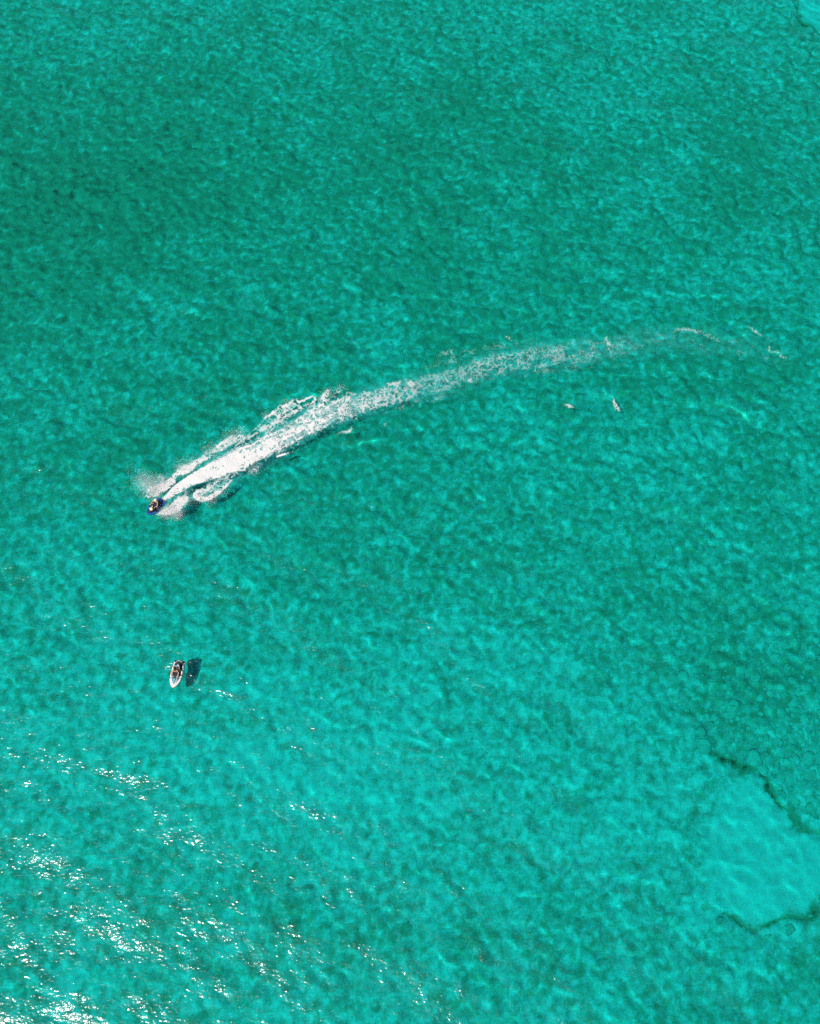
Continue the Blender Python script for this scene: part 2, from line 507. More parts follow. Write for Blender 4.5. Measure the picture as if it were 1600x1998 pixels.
def stroke(pts, soft=0.45, wob=1.0, mound=0.0, sub=0.0, n=6):
    """(u, v, half width in photo px, cover)"""
    global D, M, SUBM
    sp = smooth_line(pts, n)
    arr = np.array(sp)
    pad = arr[:, 2].max() * 1.8 + 12
    m = (FU > arr[:, 0].min() - pad) & (FU < arr[:, 0].max() + pad) & (FV > arr[:, 1].min() - pad) & (FV < arr[:, 1].max() + pad)
    d, par, side = seg_dist(FU[m], FV[m], [tuple(q[:2]) for q in sp])
    i = np.clip(par.astype(int), 0, len(sp) - 2); t = par - i
    hw = arr[i, 2] * (1 - t) + arr[i + 1, 2] * t
    dn = arr[i, 3] * (1 - t) + arr[i + 1, 3] * t
    dd = d / np.maximum(hw, 1) + wob * (0.28 * nzA[m] + 0.22 * nzB[m])
    k = 1 - smoothstep(1 - soft, 1 + soft, dd)
    D[m] = np.maximum(D[m], dn * k)
    M[m] = np.maximum(M[m], mound * k * dn)
    if sub: SUBM[m] = np.maximum(SUBM[m], sub * (1 - smoothstep(0.5, 1.9, dd)) * np.minimum(1, dn * 1.6))

MAIN = [(318, 978, 5, 1), (345, 956, 8, 1), (370, 940, 10, 1), (400, 926, 13, 1), (430, 913, 17, .93), (460, 899, 19, .88), (500, 880, 20, .84),
        (540, 859, 21, .80), (580, 838, 22, .76), (620, 817, 23, .72), (660, 799, 25, .66), (700, 788, 24, .62), (740, 778, 23, .58), (780, 768, 22, .56), (806, 757, 17, .5)]
stroke(MAIN, soft=0.3, wob=0.7, mound=0.22, sub=0.5)
stroke([(430, 918, 14, .5), (480, 898, 22, .52), (530, 874, 24, .5), (580, 848, 22, .5), (640, 818, 22, .48), (700, 798, 20, .45)], soft=0.35, mound=0.08, sub=0.4)
# far, breaking-up tail
stroke([(800, 760, 21, .48), (850, 747, 24, .44), (900, 733, 24, .43), (950, 716, 26, .48), (1000, 705, 27, .46), (1050, 698, 27, .42), (1100, 690, 27, .41), (1150, 684, 26, .39),
        (1188, 678, 27, .36)], soft=0.5, mound=0.04, sub=0.35)
stroke([(1188, 678, 27, .34), (1240, 668, 29, .29), (1300, 662, 29, .29), (1360, 668, 29, .29), (1420, 676, 27, .28), (1480, 688, 23, .26), (1530, 700, 16, .22)], soft=0.6, sub=0.18)
# crest line on the north side and the lace between it and the core
stroke([(405, 911, 2, .5), (424, 897, 2, .55), (454, 875, 2, .6), (486, 849, 2.2, .55), (501, 834, 2.5, .6), (518, 816, 3.5, .7), (544, 796, 4, .75), (560, 790, 5, .75), (592, 780, 6, .62), (630, 778, 8, .6)], soft=0.9, wob=1.3, mound=0.06)
stroke([(440, 893, 7, .42), (480, 865, 12, .44), (520, 835, 17, .50), (560, 810, 18, .53), (600, 797, 17, .54), (650, 786, 17, .54), (690, 778, 13, .48)], soft=0.5, sub=0.4)
stroke([(632, 778, 6, .8), (637, 769, 6, .85), (640, 762, 3, .6)], mound=.12)
stroke([(648, 780, 9, .55), (660, 765, 8, .5), (666, 756, 4, .5), (684, 770, 6, .5)], soft=.6)
stroke([(745, 750, 3, .35), (765, 752, 8, .6), (790, 748, 9, .62), (806, 752, 7, .6)], mound=.06)
# spray strand on the north side, from the craft back
stroke([(288, 966, 9, .7), (300, 958, 14, .85), (318, 950, 10, .9), (335, 938, 7, .85)], soft=.6, mound=.25, sub=.5)
stroke([(296, 940, 15, .5), (286, 955, 14, .45), (312, 936, 14, .5), (322, 930, 8, .45)], soft=.8, sub=.5)
stroke([(333, 937, 3, .7), (350, 922, 7, .8), (366, 916, 9, .85), (380, 906, 6, .7), (398, 896, 8, .62), (415, 886, 9, .7), (436, 868, 10, .6), (455, 858, 9, .55), (478, 852, 5, .5)], soft=.6, mound=.18, sub=.35)
stroke([(400, 884, 5, .4), (412, 872, 7, .55), (420, 868, 5, .4)], soft=.7)
stroke([(440, 854, 5, .4), (458, 848, 8, .45), (468, 842, 4, .35)], soft=.7)
stroke([(246, 914, 3, .22), (262, 919, 6, .24), (284, 925, 8, .25)], soft=.9, wob=1.5, sub=.3)
stroke([(258, 948, 4, .24), (272, 948, 7, .28), (288, 947, 8, .4)], soft=.9, wob=1.5, sub=.3)
# south side: fan beside the craft, then two curls
stroke([(306, 1002, 4, .7), (322, 1000, 8, .85), (336, 995, 12, .9), (348, 985, 12, .8), (360, 974, 8, .7)], soft=.6, mound=.22, sub=.5)
stroke([(340, 1000, 8, .8), (346, 1010, 5, .7), (352, 1000, 6, .6)], soft=.7, mound=.15)
stroke([(322, 986, 5, .5), (340, 974, 7, .5), (355, 963, 8, .5), (372, 955, 6, .45)], soft=.7, sub=.4)
stroke([(381, 960, 3, .8), (382, 968, 5, .9), (388, 972, 6, .9), (400, 974, 6, .85), (412, 970, 6, .8), (424, 962, 6, .75), (436, 952, 5, .65), (446, 940, 4, .55), (454, 930, 4, .5)], soft=.5, mound=.15, sub=.4)
stroke([(385, 958, 5, .7), (395, 960, 10, .6), (412, 954, 11, .54), (430, 942, 11, .5), (445, 930, 9, .5), (470, 915, 9, .45)], soft=.6, sub=.4)
stroke([(484, 912, 5, .45), (492, 918, 8, .62), (502, 912, 7, .55), (510, 902, 5, .4)], soft=.6, mound=.08, sub=.3)
stroke([(540, 891, 2, .9), (550, 888, 2.5, .9), (562, 885, 1.8, .7), (585, 877, 2, .35), (605, 870, 2, .25)], soft=.5, mound=.05)
stroke([(656, 848, 3, .3), (668, 845, 5, .45), (682, 843, 6, .6), (688, 832, 3, .35)], soft=.7, sub=.2)
stroke([(752, 822, 3, .3), (752, 829, 5, .5)], soft=.8)
stroke([(796, 806, 4, .3), (812, 796, 5, .38), (825, 786, 4, .3)], soft=.8)
# streaks by the tail
stroke([(835, 716, 12, .34), (880, 700, 15, .36), (930, 684, 15, .36), (990, 672, 12, .34), (1040, 668, 8, .28)], soft=.8)
stroke([(700, 815, 10, .34), (760, 800, 12, .36), (820, 786, 12, .36), (880, 768, 10, .32)], soft=.9)
stroke([(1000, 735, 8, .3), (1080, 722, 10, .34), (1160, 716, 10, .33), (1220, 712, 8, .28)], soft=.9)
stroke([(848, 698, 4.1, 0.40), (862, 692, 5.4, 0.48), (880, 686, 6.8, 0.60), (890, 684, 4.1, 0.32)], soft=.95, mound=.02)
stroke([(900, 678, 5.4, 0.24), (912, 672, 6.8, 0.32)], soft=.95)
stroke([(988, 659, 4.1, 0.48), (996, 664, 4.1, 0.56), (1006, 671, 2.7, 0.40), (1020, 674, 2.7, 0.36), (1030, 679, 4.1, 0.40)], soft=.95)
stroke([(1040, 727, 2.7, 0.40), (1050, 717, 4.1, 0.60), (1064, 713, 4.1, 0.52), (1082, 710, 4.1, 0.60), (1096, 706, 4.1, 0.40)], soft=.95)
stroke([(1078, 682, 6.8, 0.40), (1087, 686, 8.1, 0.58), (1092, 692, 5.4, 0.40)], soft=.95)
stroke([(1124, 690, 5.4, 0.40), (1126, 698, 5.4, 0.48)], soft=.95)
stroke([(1184, 660, 5.4, 0.48), (1187, 670, 6.8, 0.60), (1188, 678, 5.4, 0.52), (1192, 685, 4.1, 0.48)], soft=.95)
stroke([(858, 730, 8.1, 0.40), (868, 738, 9.5, 0.50), (874, 748, 8.1, 0.48)], soft=.95)
stroke([(908, 748, 4.1, 0.40), (918, 742, 6.8, 0.60), (926, 736, 4.1, 0.40)], soft=.95)
stroke([(925, 706, 8.1, 0.48), (935, 707, 8.1, 0.56)], soft=.95)
stroke([(1312, 648, 4.1, 0.32), (1330, 643, 5.4, 0.44), (1352, 646, 5.4, 0.52), (1372, 651, 4.1, 0.48), (1386, 657, 4.1, 0.68), (1396, 662, 3.4, 0.60), (1410, 668, 3.4, 0.48)], soft=.95)
stroke([(1456, 636, 2.7, 0.32), (1468, 644, 4.1, 0.52), (1478, 650, 5.4, 0.48), (1492, 656, 4.1, 0.40), (1505, 665, 5.4, 0.44)], soft=.95)
stroke([(1500, 678, 3.4, 0.56), (1502, 686, 3.4, 0.56), (1516, 687, 3.4, 0.48), (1524, 697, 3.4, 0.60), (1534, 698, 2.7, 0.48)], soft=.95)
stroke([(1194, 774, 2.7, 0.40), (1198, 784, 4.1, 0.72), (1204, 797, 5.4, 0.72), (1212, 803, 2.7, 0.40)], soft=.95, wob=1.0, mound=.02)
stroke([(1100, 791, 3.4, 0.56), (1110, 793, 4.7, 0.72), (1118, 795, 2.7, 0.48)], soft=.95, mound=.02)
stroke([(1594, 790, 4.1, 0.36), (1598, 798, 4.1, 0.40)], soft=.95)
stroke([(1180, 712, 4.1, 0.24), (1196, 706, 5.4, 0.29)], soft=.95)

def lace(scale, seed):
    """1 on the walls between bubbles rafts, 0 in their middles"""
    g = np.random.default_rng(seed)
    px, py = (FX + 0.6 * vnoise(0.8, seed + 60, 3) + 0.7 * nzA - fxs[0] + 3) * scale, (FY + 0.6 * vnoise(0.8, seed + 50, 3) + 0.7 * nzC - fys[0] + 3) * scale
    ci, cj = np.floor(px).astype(int), np.floor(py).astype(int)
    jx, jy = g.random((cj.max() + 4, ci.max() + 4)), g.random((cj.max() + 4, ci.max() + 4))
    d1 = np.full(px.shape, 9.0); d2 = np.full(px.shape, 9.0)
    for oi in (-1, 0, 1):
        for oj in (-1, 0, 1):
            a_, b_ = ci + oi, cj + oj
            d = np.hypot(a_ + jx[b_ + 1, a_ + 1] - px, b_ + jy[b_ + 1, a_ + 1] - py)
            d2 = np.where(d < d1, d1, np.minimum(d2, d)); d1 = np.minimum(d1, d)
    return 1 - smoothstep(0.0, 0.48, d2 - d1)
def streaks(seed, along, across):
    """noise drawn out along the wake"""
    g = np.random.default_rng(seed)
    a, b = ground(330, 968), ground(620, 815)
    dx, dy = (b.x - a.x), (b.y - a.y); l = math.hypot(dx, dy); dx, dy = dx / l, dy / l
    p = ((FX - fxs[0]) * dx + (FY - fys[0]) * dy + 80) / along
    q = (-(FX - fxs[0]) * dy + (FY - fys[0]) * dx + 0.35 * nzA + 90) / across
    j, i = np.floor(p).astype(int), np.floor(q).astype(int)
    t = g.uniform(-1, 1, (i.max() + 2, j.max() + 2))
    f, h = p - j, q - i
    f = f * f * (3 - 2 * f); h = h * h * (3 - 2 * h)
    return t[i, j] * (1 - f) * (1 - h) + t[i, j + 1] * f * (1 - h) + t[i + 1, j] * (1 - f) * h + t[i + 1, j + 1] * f * h
near = 1 - smoothstep(560, 840, FU)
band = D > 0.02
val = np.maximum(lace(1.5, 71) * (0.8 + 0.5 * vnoise(0.7, 74, 2)), (0.72 + 0.55 * vnoise(1.5, 75, 2)) * lace(3.2, 72)) + 0.24 * vnoise(0.28, 73, 2) + 0.20 * nzB + 0.20 * nzA + 0.12 * nzC + near * (0.34 * streaks(81, 2.4, 0.3) + 0.22 * streaks(82, 5.0, 0.8))
thr = 1.06 - 1.06 * D - 0.20 * (1 - near)
A = smoothstep(-0.22, 0.55, val - thr) * np.minimum(1, 0.06 + 1.12 * D) * (0.72 + 0.28 * near) * band
A = np.clip((A - 0.09) / 0.91, 0, 1)
keep = A > 0.01
fz = sea_z(FX, FY) + 0.04 + 0.45 * M * (0.75 + 0.6 * nzB + 0.35 * nzA)
def foam_object(name, keep, fz, D, SUBM, mat):
    cell = keep[:-1, :-1] | keep[:-1, 1:] | keep[1:, 1:] | keep[1:, :-1]
    idx = np.arange(FX.size).reshape(FX.shape)
    q = np.stack([idx[:-1, :-1], idx[:-1, 1:], idx[1:, 1:], idx[1:, :-1]], -1)[cell]
    used = np.unique(q)
    remap = np.full(FX.size, -1); remap[used] = np.arange(len(used))
    co = np.stack([FX.ravel()[used], FY.ravel()[used], fz.ravel()[used]], -1)
    me = mesh_from_arrays(name, co, remap[q])
    add_attr(me, 'cover', D.ravel()[used])
    return link(name, me, mat)

m_foam, nt = new_mat('sea_foam'); N = NT(nt)
geo = N.n('NewGeometry')
cov = N.n('Attribute', _attribute_name='cover')
fine = N.n('TexNoise', Vector=geo.outputs['Position'], Scale=7.0, Detail=5.0, Roughness=0.7)
val_ = N.math('MULTIPLY_ADD', N.math('SUBTRACT', fine.outputs[0], 0.5), 0.6, cov.outputs['Fac'])
alpha = N.math('MULTIPLY', N.ss(-0.05, 0.85, val_), N.ss(0.0, 0.3, cov.outputs['Fac']))
df = N.n('BsdfPrincipled', Roughness=0.8)
N.put(df.inputs['Base Color'], N.mixc(N.ss(0.15, 0.75, cov.outputs['Fac']), (0.46, 0.66, 0.65, 1), N.mixc(fine.outputs[0], (0.58, 0.57, 0.545, 1), (0.77, 0.75, 0.71, 1))))
N.put(df.inputs['Normal'], N.n('Bump', Strength=1.0, Distance=0.08, Height=fine.outputs[0]))
N.out(N.n('MixShader', i0=alpha, i1=N.n('BsdfTransparent'), i2=df))
foam = foam_object('wake_foam', keep, fz, A, SUBM, m_foam)
tag(foam, 'white lacy foam trail curving behind the moving blue jet ski', 'foam', kind='stuff')

# flying drops: torn clumps of spray, many too small to count
def drops(name, spots, seed, label, mat):
    """spots: (u, v, spread px, count, top height m)"""
    g = random.Random(seed)
    oc = np.array([(1, 0, 0), (-1, 0, 0), (0, 1, 0), (0, -1, 0), (0, 0, 1), (0, 0, -1)], float)
    of = np.array([(0, 2, 4), (2, 1, 4), (1, 3, 4), (3, 0, 4), (2, 0, 5), (1, 2, 5), (3, 1, 5), (0, 3, 5)])
    co, fc = [], []
    for (u, v, sp, cnt, top) in spots:
        for _ in range(int(cnt * 4)):
            p = ground(u + g.gauss(0, sp), v + g.gauss(0, sp * .8))
            z = float(sea_z(np.array([p.x]), np.array([p.y]))[0]) + 0.05 + top * g.random() ** 2
            r = 0.005 + 0.020 * g.random() ** 2.5
            fc.append(of + 6 * len(co)); co.append(oc * (r, r * g.uniform(.6, 1.4), r) + (p.x, p.y, z))
    me = mesh_from_arrays(name, np.concatenate(co), np.concatenate(fc))
    return tag(link(name, me, mat), label, 'spray', kind='stuff')
m_drop = simple('spray_drops', (0.80, 0.80, 0.79), 0.5, 0.05)
drops('spray', [
    (292, 948, 12, 900, .9), (300, 962, 9, 900, .8), (282, 938, 11, 260, .9), (266, 947, 9, 50, .7), (262, 919, 12, 45, .7), (318, 945, 9, 500, .7),
    (335, 998, 11, 900, .7), (348, 1006, 6, 350, .6), (320, 1003, 7, 300, .4), (362, 978, 8, 250, .4),
    (356, 918, 8, 350, .5), (375, 906, 9, 250, .5), (414, 880, 10, 320, .5), (350, 908, 7, 50, .5), (452, 855, 10, 260, .5), (470, 846, 8, 120, .5),
    (388, 970, 7, 300, .35), (410, 974, 8, 260, .3), (430, 958, 8, 160, .3), (496, 916, 7, 160, .25),
    (640, 768, 7, 160, .35), (664, 758, 6, 90, .35), (560, 790, 7, 120, .3), (520, 812, 6, 90, .3)], 5,
    'fine white spray thrown up on both sides of the moving jet ski', m_drop)
# ------------------------------------------------------------------ shape helpers for the two jet skis
def bm_obj(name, bm, mat, parent, smooth=True):
    bmesh.ops.recalc_face_normals(bm, faces=bm.faces[:])
    me = bpy.data.meshes.new(name); bm.to_mesh(me); bm.free()
    if smooth:
        for p in me.polygons: p.use_smooth = True
    return link(name, me, mat, parent)

def loft(bm, rings, closed=True, caps=True):
    """rings: lists of points, all of one length"""
    vs = [[bm.verts.new(p) for p in r] for r in rings]
    n = len(vs[0])
    for a, b in zip(vs, vs[1:]):
        for i in range(n if closed else n - 1):
            j = (i + 1) % n
            bm.faces.new((a[i], a[j], b[j], b[i]))
    if caps and closed:
        bm.faces.new(vs[0][::-1]); bm.faces.new(vs[-1])
    return vs

def tube(bm, pts, r, seg=8):
    pts = [Vector(p) for p in pts]
    rings = []
    for i, p in enumerate(pts):
        d = (pts[min(i + 1, len(pts) - 1)] - pts[max(i - 1, 0)]).normalized()
        up = Vector((0, 0, 1)) if abs(d.z) < 0.95 else Vector((1, 0, 0))
        a = d.cross(up).normalized(); b = a.cross(d)
        rr_ = r[i] if isinstance(r, (list, tuple)) else r
        rings.append([p + (a * math.cos(t) + b * math.sin(t)) * rr_ for t in [2 * math.pi * k / seg for k in range(seg)]])
    loft(bm, rings)

def oval(cx, cy, cz, ry, rz, x=None, n=14, e=2.6):
    """rounded-box ring in the y-z plane"""
    out = []
    for k in range(n):
        t = 2 * math.pi * k / n
        c, s = math.cos(t), math.sin(t)
        out.append((cx, cy + ry * math.copysign(abs(c) ** (2 / e), c), cz + rz * math.copysign(abs(s) ** (2 / e), s)))
    return out

L2 = 1.40
def half_width(x):
    s = (x + L2) / (2 * L2)
    base = 0.585 * (0.90 + 0.10 * min(1, max(0, s / 0.3)))
    if s < 0.05: base *= 0.86 + 0.14 * math.sqrt(max(0, 1 - (1 - s / 0.05) ** 2))
    t = max(0.0, (s - 0.42) / 0.58)
    return max(0.025, base * (1 - t ** 3.0) ** 0.82 if t < 1 else 0.025)
def sheer(x):
    s = (x + L2) / (2 * L2)
    return 0.33 + 0.03 * s + 0.16 * max(0, s - 0.5) ** 1.5 * 2
STN = [-1.40, -1.37, -1.33, -1.22, -1.0, -.8, -.6, -.4, -.2, 0, .2, .4, .55, .7, .82, .94, 1.05, 1.15, 1.23, 1.30, 1.35, 1.385, 1.40]

def jet_ski(label, mats, accent, deck):
    root = bpy.data.objects.new('jet_ski', None); C.objects.link(root)
    tag(root, label, 'jet ski')
    # hull below the rail
    bm = bmesh.new(); rings = []
    for x in STN:
        w, zr = half_width(x), sheer(x)
        k = max(0, (x - .5) / .9)
        zk = -0.16 + 0.42 * k ** 1.8; zc = 0.06 + 0.30 * k ** 1.6
        zc = min(zc, zr - .03); zk = min(zk, zc - .02)
        rings.append([(x, w, zr), (x, w * .93, (zr + zc) / 2), (x, w * .84, zc), (x, w * .4, (zc + zk * 2) / 3), (x, 0, zk), (x, -w * .4, (zc + zk * 2) / 3), (x, -w * .84, zc), (x, -w * .93, (zr + zc) / 2), (x, -w, zr)])
    loft(bm, rings)
    bm_obj('hull', bm, mats['hull'], root)
    # deck rim round the foot wells, in sections where its colour changes
    for (xa, xb, key) in deck:
        bm = bmesh.new()
        for sgn in (1, -1):
            rings = []
            for x in [q for q in STN if xa <= q <= xb]:
                w, zr = half_width(x), sheer(x)
                inn = max(0.004, w - 0.185)
                top = zr + 0.10
                rings.append([(x, sgn * w, zr + .012), (x, sgn * max(.003, w - .02), top - .02), (x, sgn * max(.002, w - .055), top), (x, sgn * (inn + .03 if w > .25 else inn), top), (x, sgn * inn, top - .03), (x, sgn * inn, .16 if x < .6 else zr)])
            loft(bm, rings, closed=False, caps=False)
        bm_obj('deck', bm, mats[key], root)
    # rub rail
    bm = bmesh.new()
    path = [(x, half_width(x) + .008, sheer(x)) for x in STN] + [(x, -half_width(x) - .008, sheer(x)) for x in STN[::-1]]
    path.append(path[0])
    tube(bm, path, 0.032, 7)
    bm_obj('rub_rail', bm, mats['rail'], root)
    # foot mats, left and right, and the floor under the seat
    for sgn in (1, -1):
        bm = bmesh.new(); rings = []
        for x in [-1.0, -.8, -.6, -.3, 0, .3, .5, .62]:
            inn = half_width(x) - .185
            rings.append([(x, sgn * .19, .20), (x, sgn * inn, .20), (x, sgn * inn, .165), (x, sgn * .19, .165)])
        loft(bm, rings)
        for k in range(9):                        # ribs of the mat
            xx = -.92 + k * .17
            inn = half_width(xx) - .19
            loft(bm, [[(xx, sgn * .20, .2), (xx + .03, sgn * .20, .2), (xx + .015, sgn * .20, .212)], [(xx, sgn * inn, .2), (xx + .03, sgn * inn, .2), (xx + .015, sgn * inn, .212)]])
        bm_obj('foot_mat', bm, mats['black'], root, False)
    # swim platform
    bm = bmesh.new(); rings = []
    for x in [-1.39, -1.35, -1.28, -1.15, -1.02, -.97]:
        w = half_width(x) - .10
        z = sheer(x) + .075
        rings.append([(x, w, z), (x, w * .5, z + .012), (x, -w * .5, z + .012), (x, -w, z), (x, -w, z - .12), (x, w, z - .12)])
    loft(bm, rings)
    plat = bm_obj('rear_platform', bm, mats['platform'], root)
    bm = bmesh.new()
    tube(bm, [(-1.20, -.26, .43), (-1.30, -.24, .56), (-1.33, -.12, .60), (-1.33, .12, .60), (-1.30, .24, .56), (-1.20, .26, .43)], .022)
    bm_obj('grab_handle', bm, mats['light'], root)
    bm = bmesh.new()
    tube(bm, [(-1.36, 0, .05), (-1.46, 0, .05), (-1.56, 0, .045)], [.11, .10, .075], 12)
    bm_obj('jet_nozzle', bm, mats['black'], root)
    # seat
    bm = bmesh.new(); loft(bm, [oval(x, 0, .38, w, .24, n=16, e=4) for x, w in [(-1.0, .16), (-.95, .19), (-.5, .21), (0, .21), (.36, .20)]])
    bm_obj('seat_base', bm, mats['base'], root)
    bm = bmesh.new()
    loft(bm, [oval(x, 0, z, w, h, n=16, e=3) for x, z, w, h in [(-1.02, .64, .10, .04), (-.98, .665, .17, .07), (-.8, .675, .2, .075), (-.55, .665, .19, .075), (-.46, .65, .185, .075), (-.2, .64, .17, .075), (.08, .65, .15, .075), (.22, .68, .14, .075), (.28, .69, .08, .05)]])
    bm_obj('seat', bm, mats['seat'], root)
    # hood in front of the rider
    bm = bmesh.new(); HR = [(.26, .33, .80), (.40, .345, .80), (.55, .335, .755), (.72, .30, .70), (.90, .235, .64), (1.06, .155, .585), (1.18, .08, .545), (1.24, .03, .52)]
    rings = []
    for x, w, zt in HR:
        w = min(w, half_width(x) - .10) if x < 1.1 else w
        zb = .36
        rings.append([(x, w, zb), (x, w * .96, zb + (zt - zb) * .55), (x, w * .74, zt - .03), (x, w * .36, zt), (x, 0, zt + .012), (x, -w * .36, zt), (x, -w * .74, zt - .03), (x, -w * .96, zb + (zt - zb) * .55), (x, -w, zb)])
    loft(bm, rings)
    hood = bm_obj('hood', bm, mats['hood'], root)
    # inset panel on the hood, with its two bright edge strips
    def on_hood(x, f):
        for (x0, w0, z0), (x1, w1, z1) in zip(HR, HR[1:]):
            if x0 <= x <= x1:
                t = (x - x0) / (x1 - x0); w, z = w0 + (w1 - w0) * t, z0 + (z1 - z0) * t
        w = min(w, half_width(x) - .10) if x < 1.1 else w
        return w * f, z + .012 * (1 - abs(f)) - (.04 if abs(f) > .5 else 0)
    bm = bmesh.new(); rings = []
    for x, f in [(.36, .62), (.5, .62), (.7, .56), (.9, .42), (1.05, .2), (1.12, .03)]:
        y, z = on_hood(x, .3); y = on_hood(x, f)[0]
        rings.append([(x, y, z + .004), (x, 0, z + .022), (x, -y, z + .004), (x, -y, z - .03), (x, y, z - .03)])
    loft(bm, rings)
    bm_obj('hood_panel', bm, mats['panel'], hood)
    for sgn in (1, -1):
        bm = bmesh.new(); pts = []
        for x, f in [(.40, .70), (.55, .69), (.72, .62), (.9, .47), (1.05, .25), (1.13, .06)]:
            y, z = on_hood(x, .3); y = on_hood(x, f)[0]
            pts.append((x, sgn * y, z + .006))
        tube(bm, pts, .022, 6)
        bm_obj('hood_strip', bm, mats['light'], hood)
    if accent:                                   # a round pale lid
        bm = bmesh.new()
        loft(bm, [[(.62 + r * math.cos(t), r * math.sin(t), z - .10 * r * math.cos(t) * 2) for t in [2 * math.pi * k / 20 for k in range(20)]] for r, z in [(.20, .72), (.20, .775), (.185, .795), (.12, .81), (.03, .815)]])
        bm_obj('hood_lid', bm, mats['lid'], hood)
    # steering
    bm = bmesh.new(); tube(bm, [(.46, 0, .76), (.36, 0, .92), (.33, 0, .985)], [.075, .06, .05], 10)
    bm_obj('steering_column', bm, mats['black'], root)
    bm = bmesh.new(); tube(bm, [(.28, -.36, .965), (.31, -.2, .985), (.34, -.06, 1.0), (.34, .06, 1.0), (.31, .2, .985), (.28, .36, .965)], .014)
    bar = bm_obj('handlebar', bm, mats['black'], root)
    for sgn in (1, -1):
        bm = bmesh.new(); tube(bm, [(.30, sgn * .235, .98), (.28, sgn * .37, .963)], .019, 10)
        bm_obj('grip', bm, mats['black'], bar)
    bm = bmesh.new()
    loft(bm, [oval(x, 0, z, w, h, n=12) for x, z, w, h in [(.29, 1.0, .06, .025), (.32, 1.005, .085, .035), (.38, 1.005, .085, .035), (.41, 1.0, .06, .025)]])
    bm_obj('bar_pad', bm, mats['pad'], bar)
    for sgn in (1, -1):
        bm = bmesh.new(); tube(bm, [(.52, sgn * .27, .74), (.53, sgn * .36, .80)], .016, 6)
        loft(bm, [oval(x, sgn * .40, .83, w, h, n=12) for x, w, h in [(.55, .03, .02), (.54, .075, .045), (.50, .08, .05)]])
        bm_obj('mirror', bm, mats['black'], root)
    return root

# ------------------------------------------------------------------ people
def limb(bm, pts):
    """pts: (point, radius) chain of tapered, overlapping segments"""
    for (p, r) in pts:
        bmesh.ops.create_icosphere(bm, subdivisions=2, radius=r, matrix=Matrix.Translation(Vector(p)))
    for (p, r), (q, s) in zip(pts, pts[1:]):
        p, q = Vector(p), Vector(q); d = q - p
        if d.length < 1e-4: continue
        rot = d.to_track_quat('Z', 'Y').to_matrix().to_4x4()
        bmesh.ops.create_cone(bm, cap_ends=True, segments=12, radius1=r, radius2=s, depth=d.length, matrix=Matrix.Translation((p + q) / 2) @ rot)

def ball(bm, c, r):
    bmesh.ops.create_icosphere(bm, subdivisions=3, radius=1, matrix=Matrix.Translation(Vector(c)) @ Matrix.Diagonal((r[0], r[1], r[2], 1)))

def fused(name, bm, voxel, mat, origin, parent=None, smooth=3):
    bmesh.ops.translate(bm, verts=bm.verts[:], vec=-Vector(origin))
    me = bpy.data.meshes.new('tmp'); bm.to_mesh(me); bm.free()
    t = bpy.data.objects.new('tmp', me); C.objects.link(t)
    md = t.modifiers.new('r', 'REMESH'); md.mode = 'VOXEL'; md.voxel_size = voxel; md.use_smooth_shade = True
    ms = t.modifiers.new('s', 'SMOOTH'); ms.factor = .5; ms.iterations = smooth
    dg = bpy.context.evaluated_depsgraph_get()
    out = bpy.data.meshes.new_from_object(t.evaluated_get(dg))
    bpy.data.objects.remove(t); bpy.data.meshes.remove(me)
    out.name = name
    for p in out.polygons: p.use_smooth = True
    return link(name, out, mat, parent)

def hand(bm, w, sgn, grip, voxel_r=.0095):
    """a hand closed round a bar running sideways through grip; w is the wrist"""
    g = Vector(grip); w = Vector(w)
    kn = g + Vector((.012, 0, .036))
    limb(bm, [(w, .027), (w.lerp(kn, .55), .026), (kn - Vector((.03, 0, 0)), .022)])
    for k, (off, ln) in enumerate([(-.036, .92), (-.012, 1.05), (.012, 1.0), (.036, .82)]):
        o = Vector((0, off, 0))
        limb(bm, [(w.lerp(kn, .6) + o * .6, .012), (kn + o, .0115), (kn + o + Vector((.03 * ln, 0, -.022)), .0105), (kn + o + Vector((.022 * ln, 0, -.058)), .0098), (kn + o + Vector((-.012, 0, -.064)), .009)])
    inn = Vector((0, -sgn * .045, 0))
    limb(bm, [(w.lerp(kn, .35) + inn * .4, .014), (g + inn * 1.2 + Vector((-.03, 0, .0)), .012), (g + inn * 1.1 + Vector((-.012, 0, -.03)), .010)])

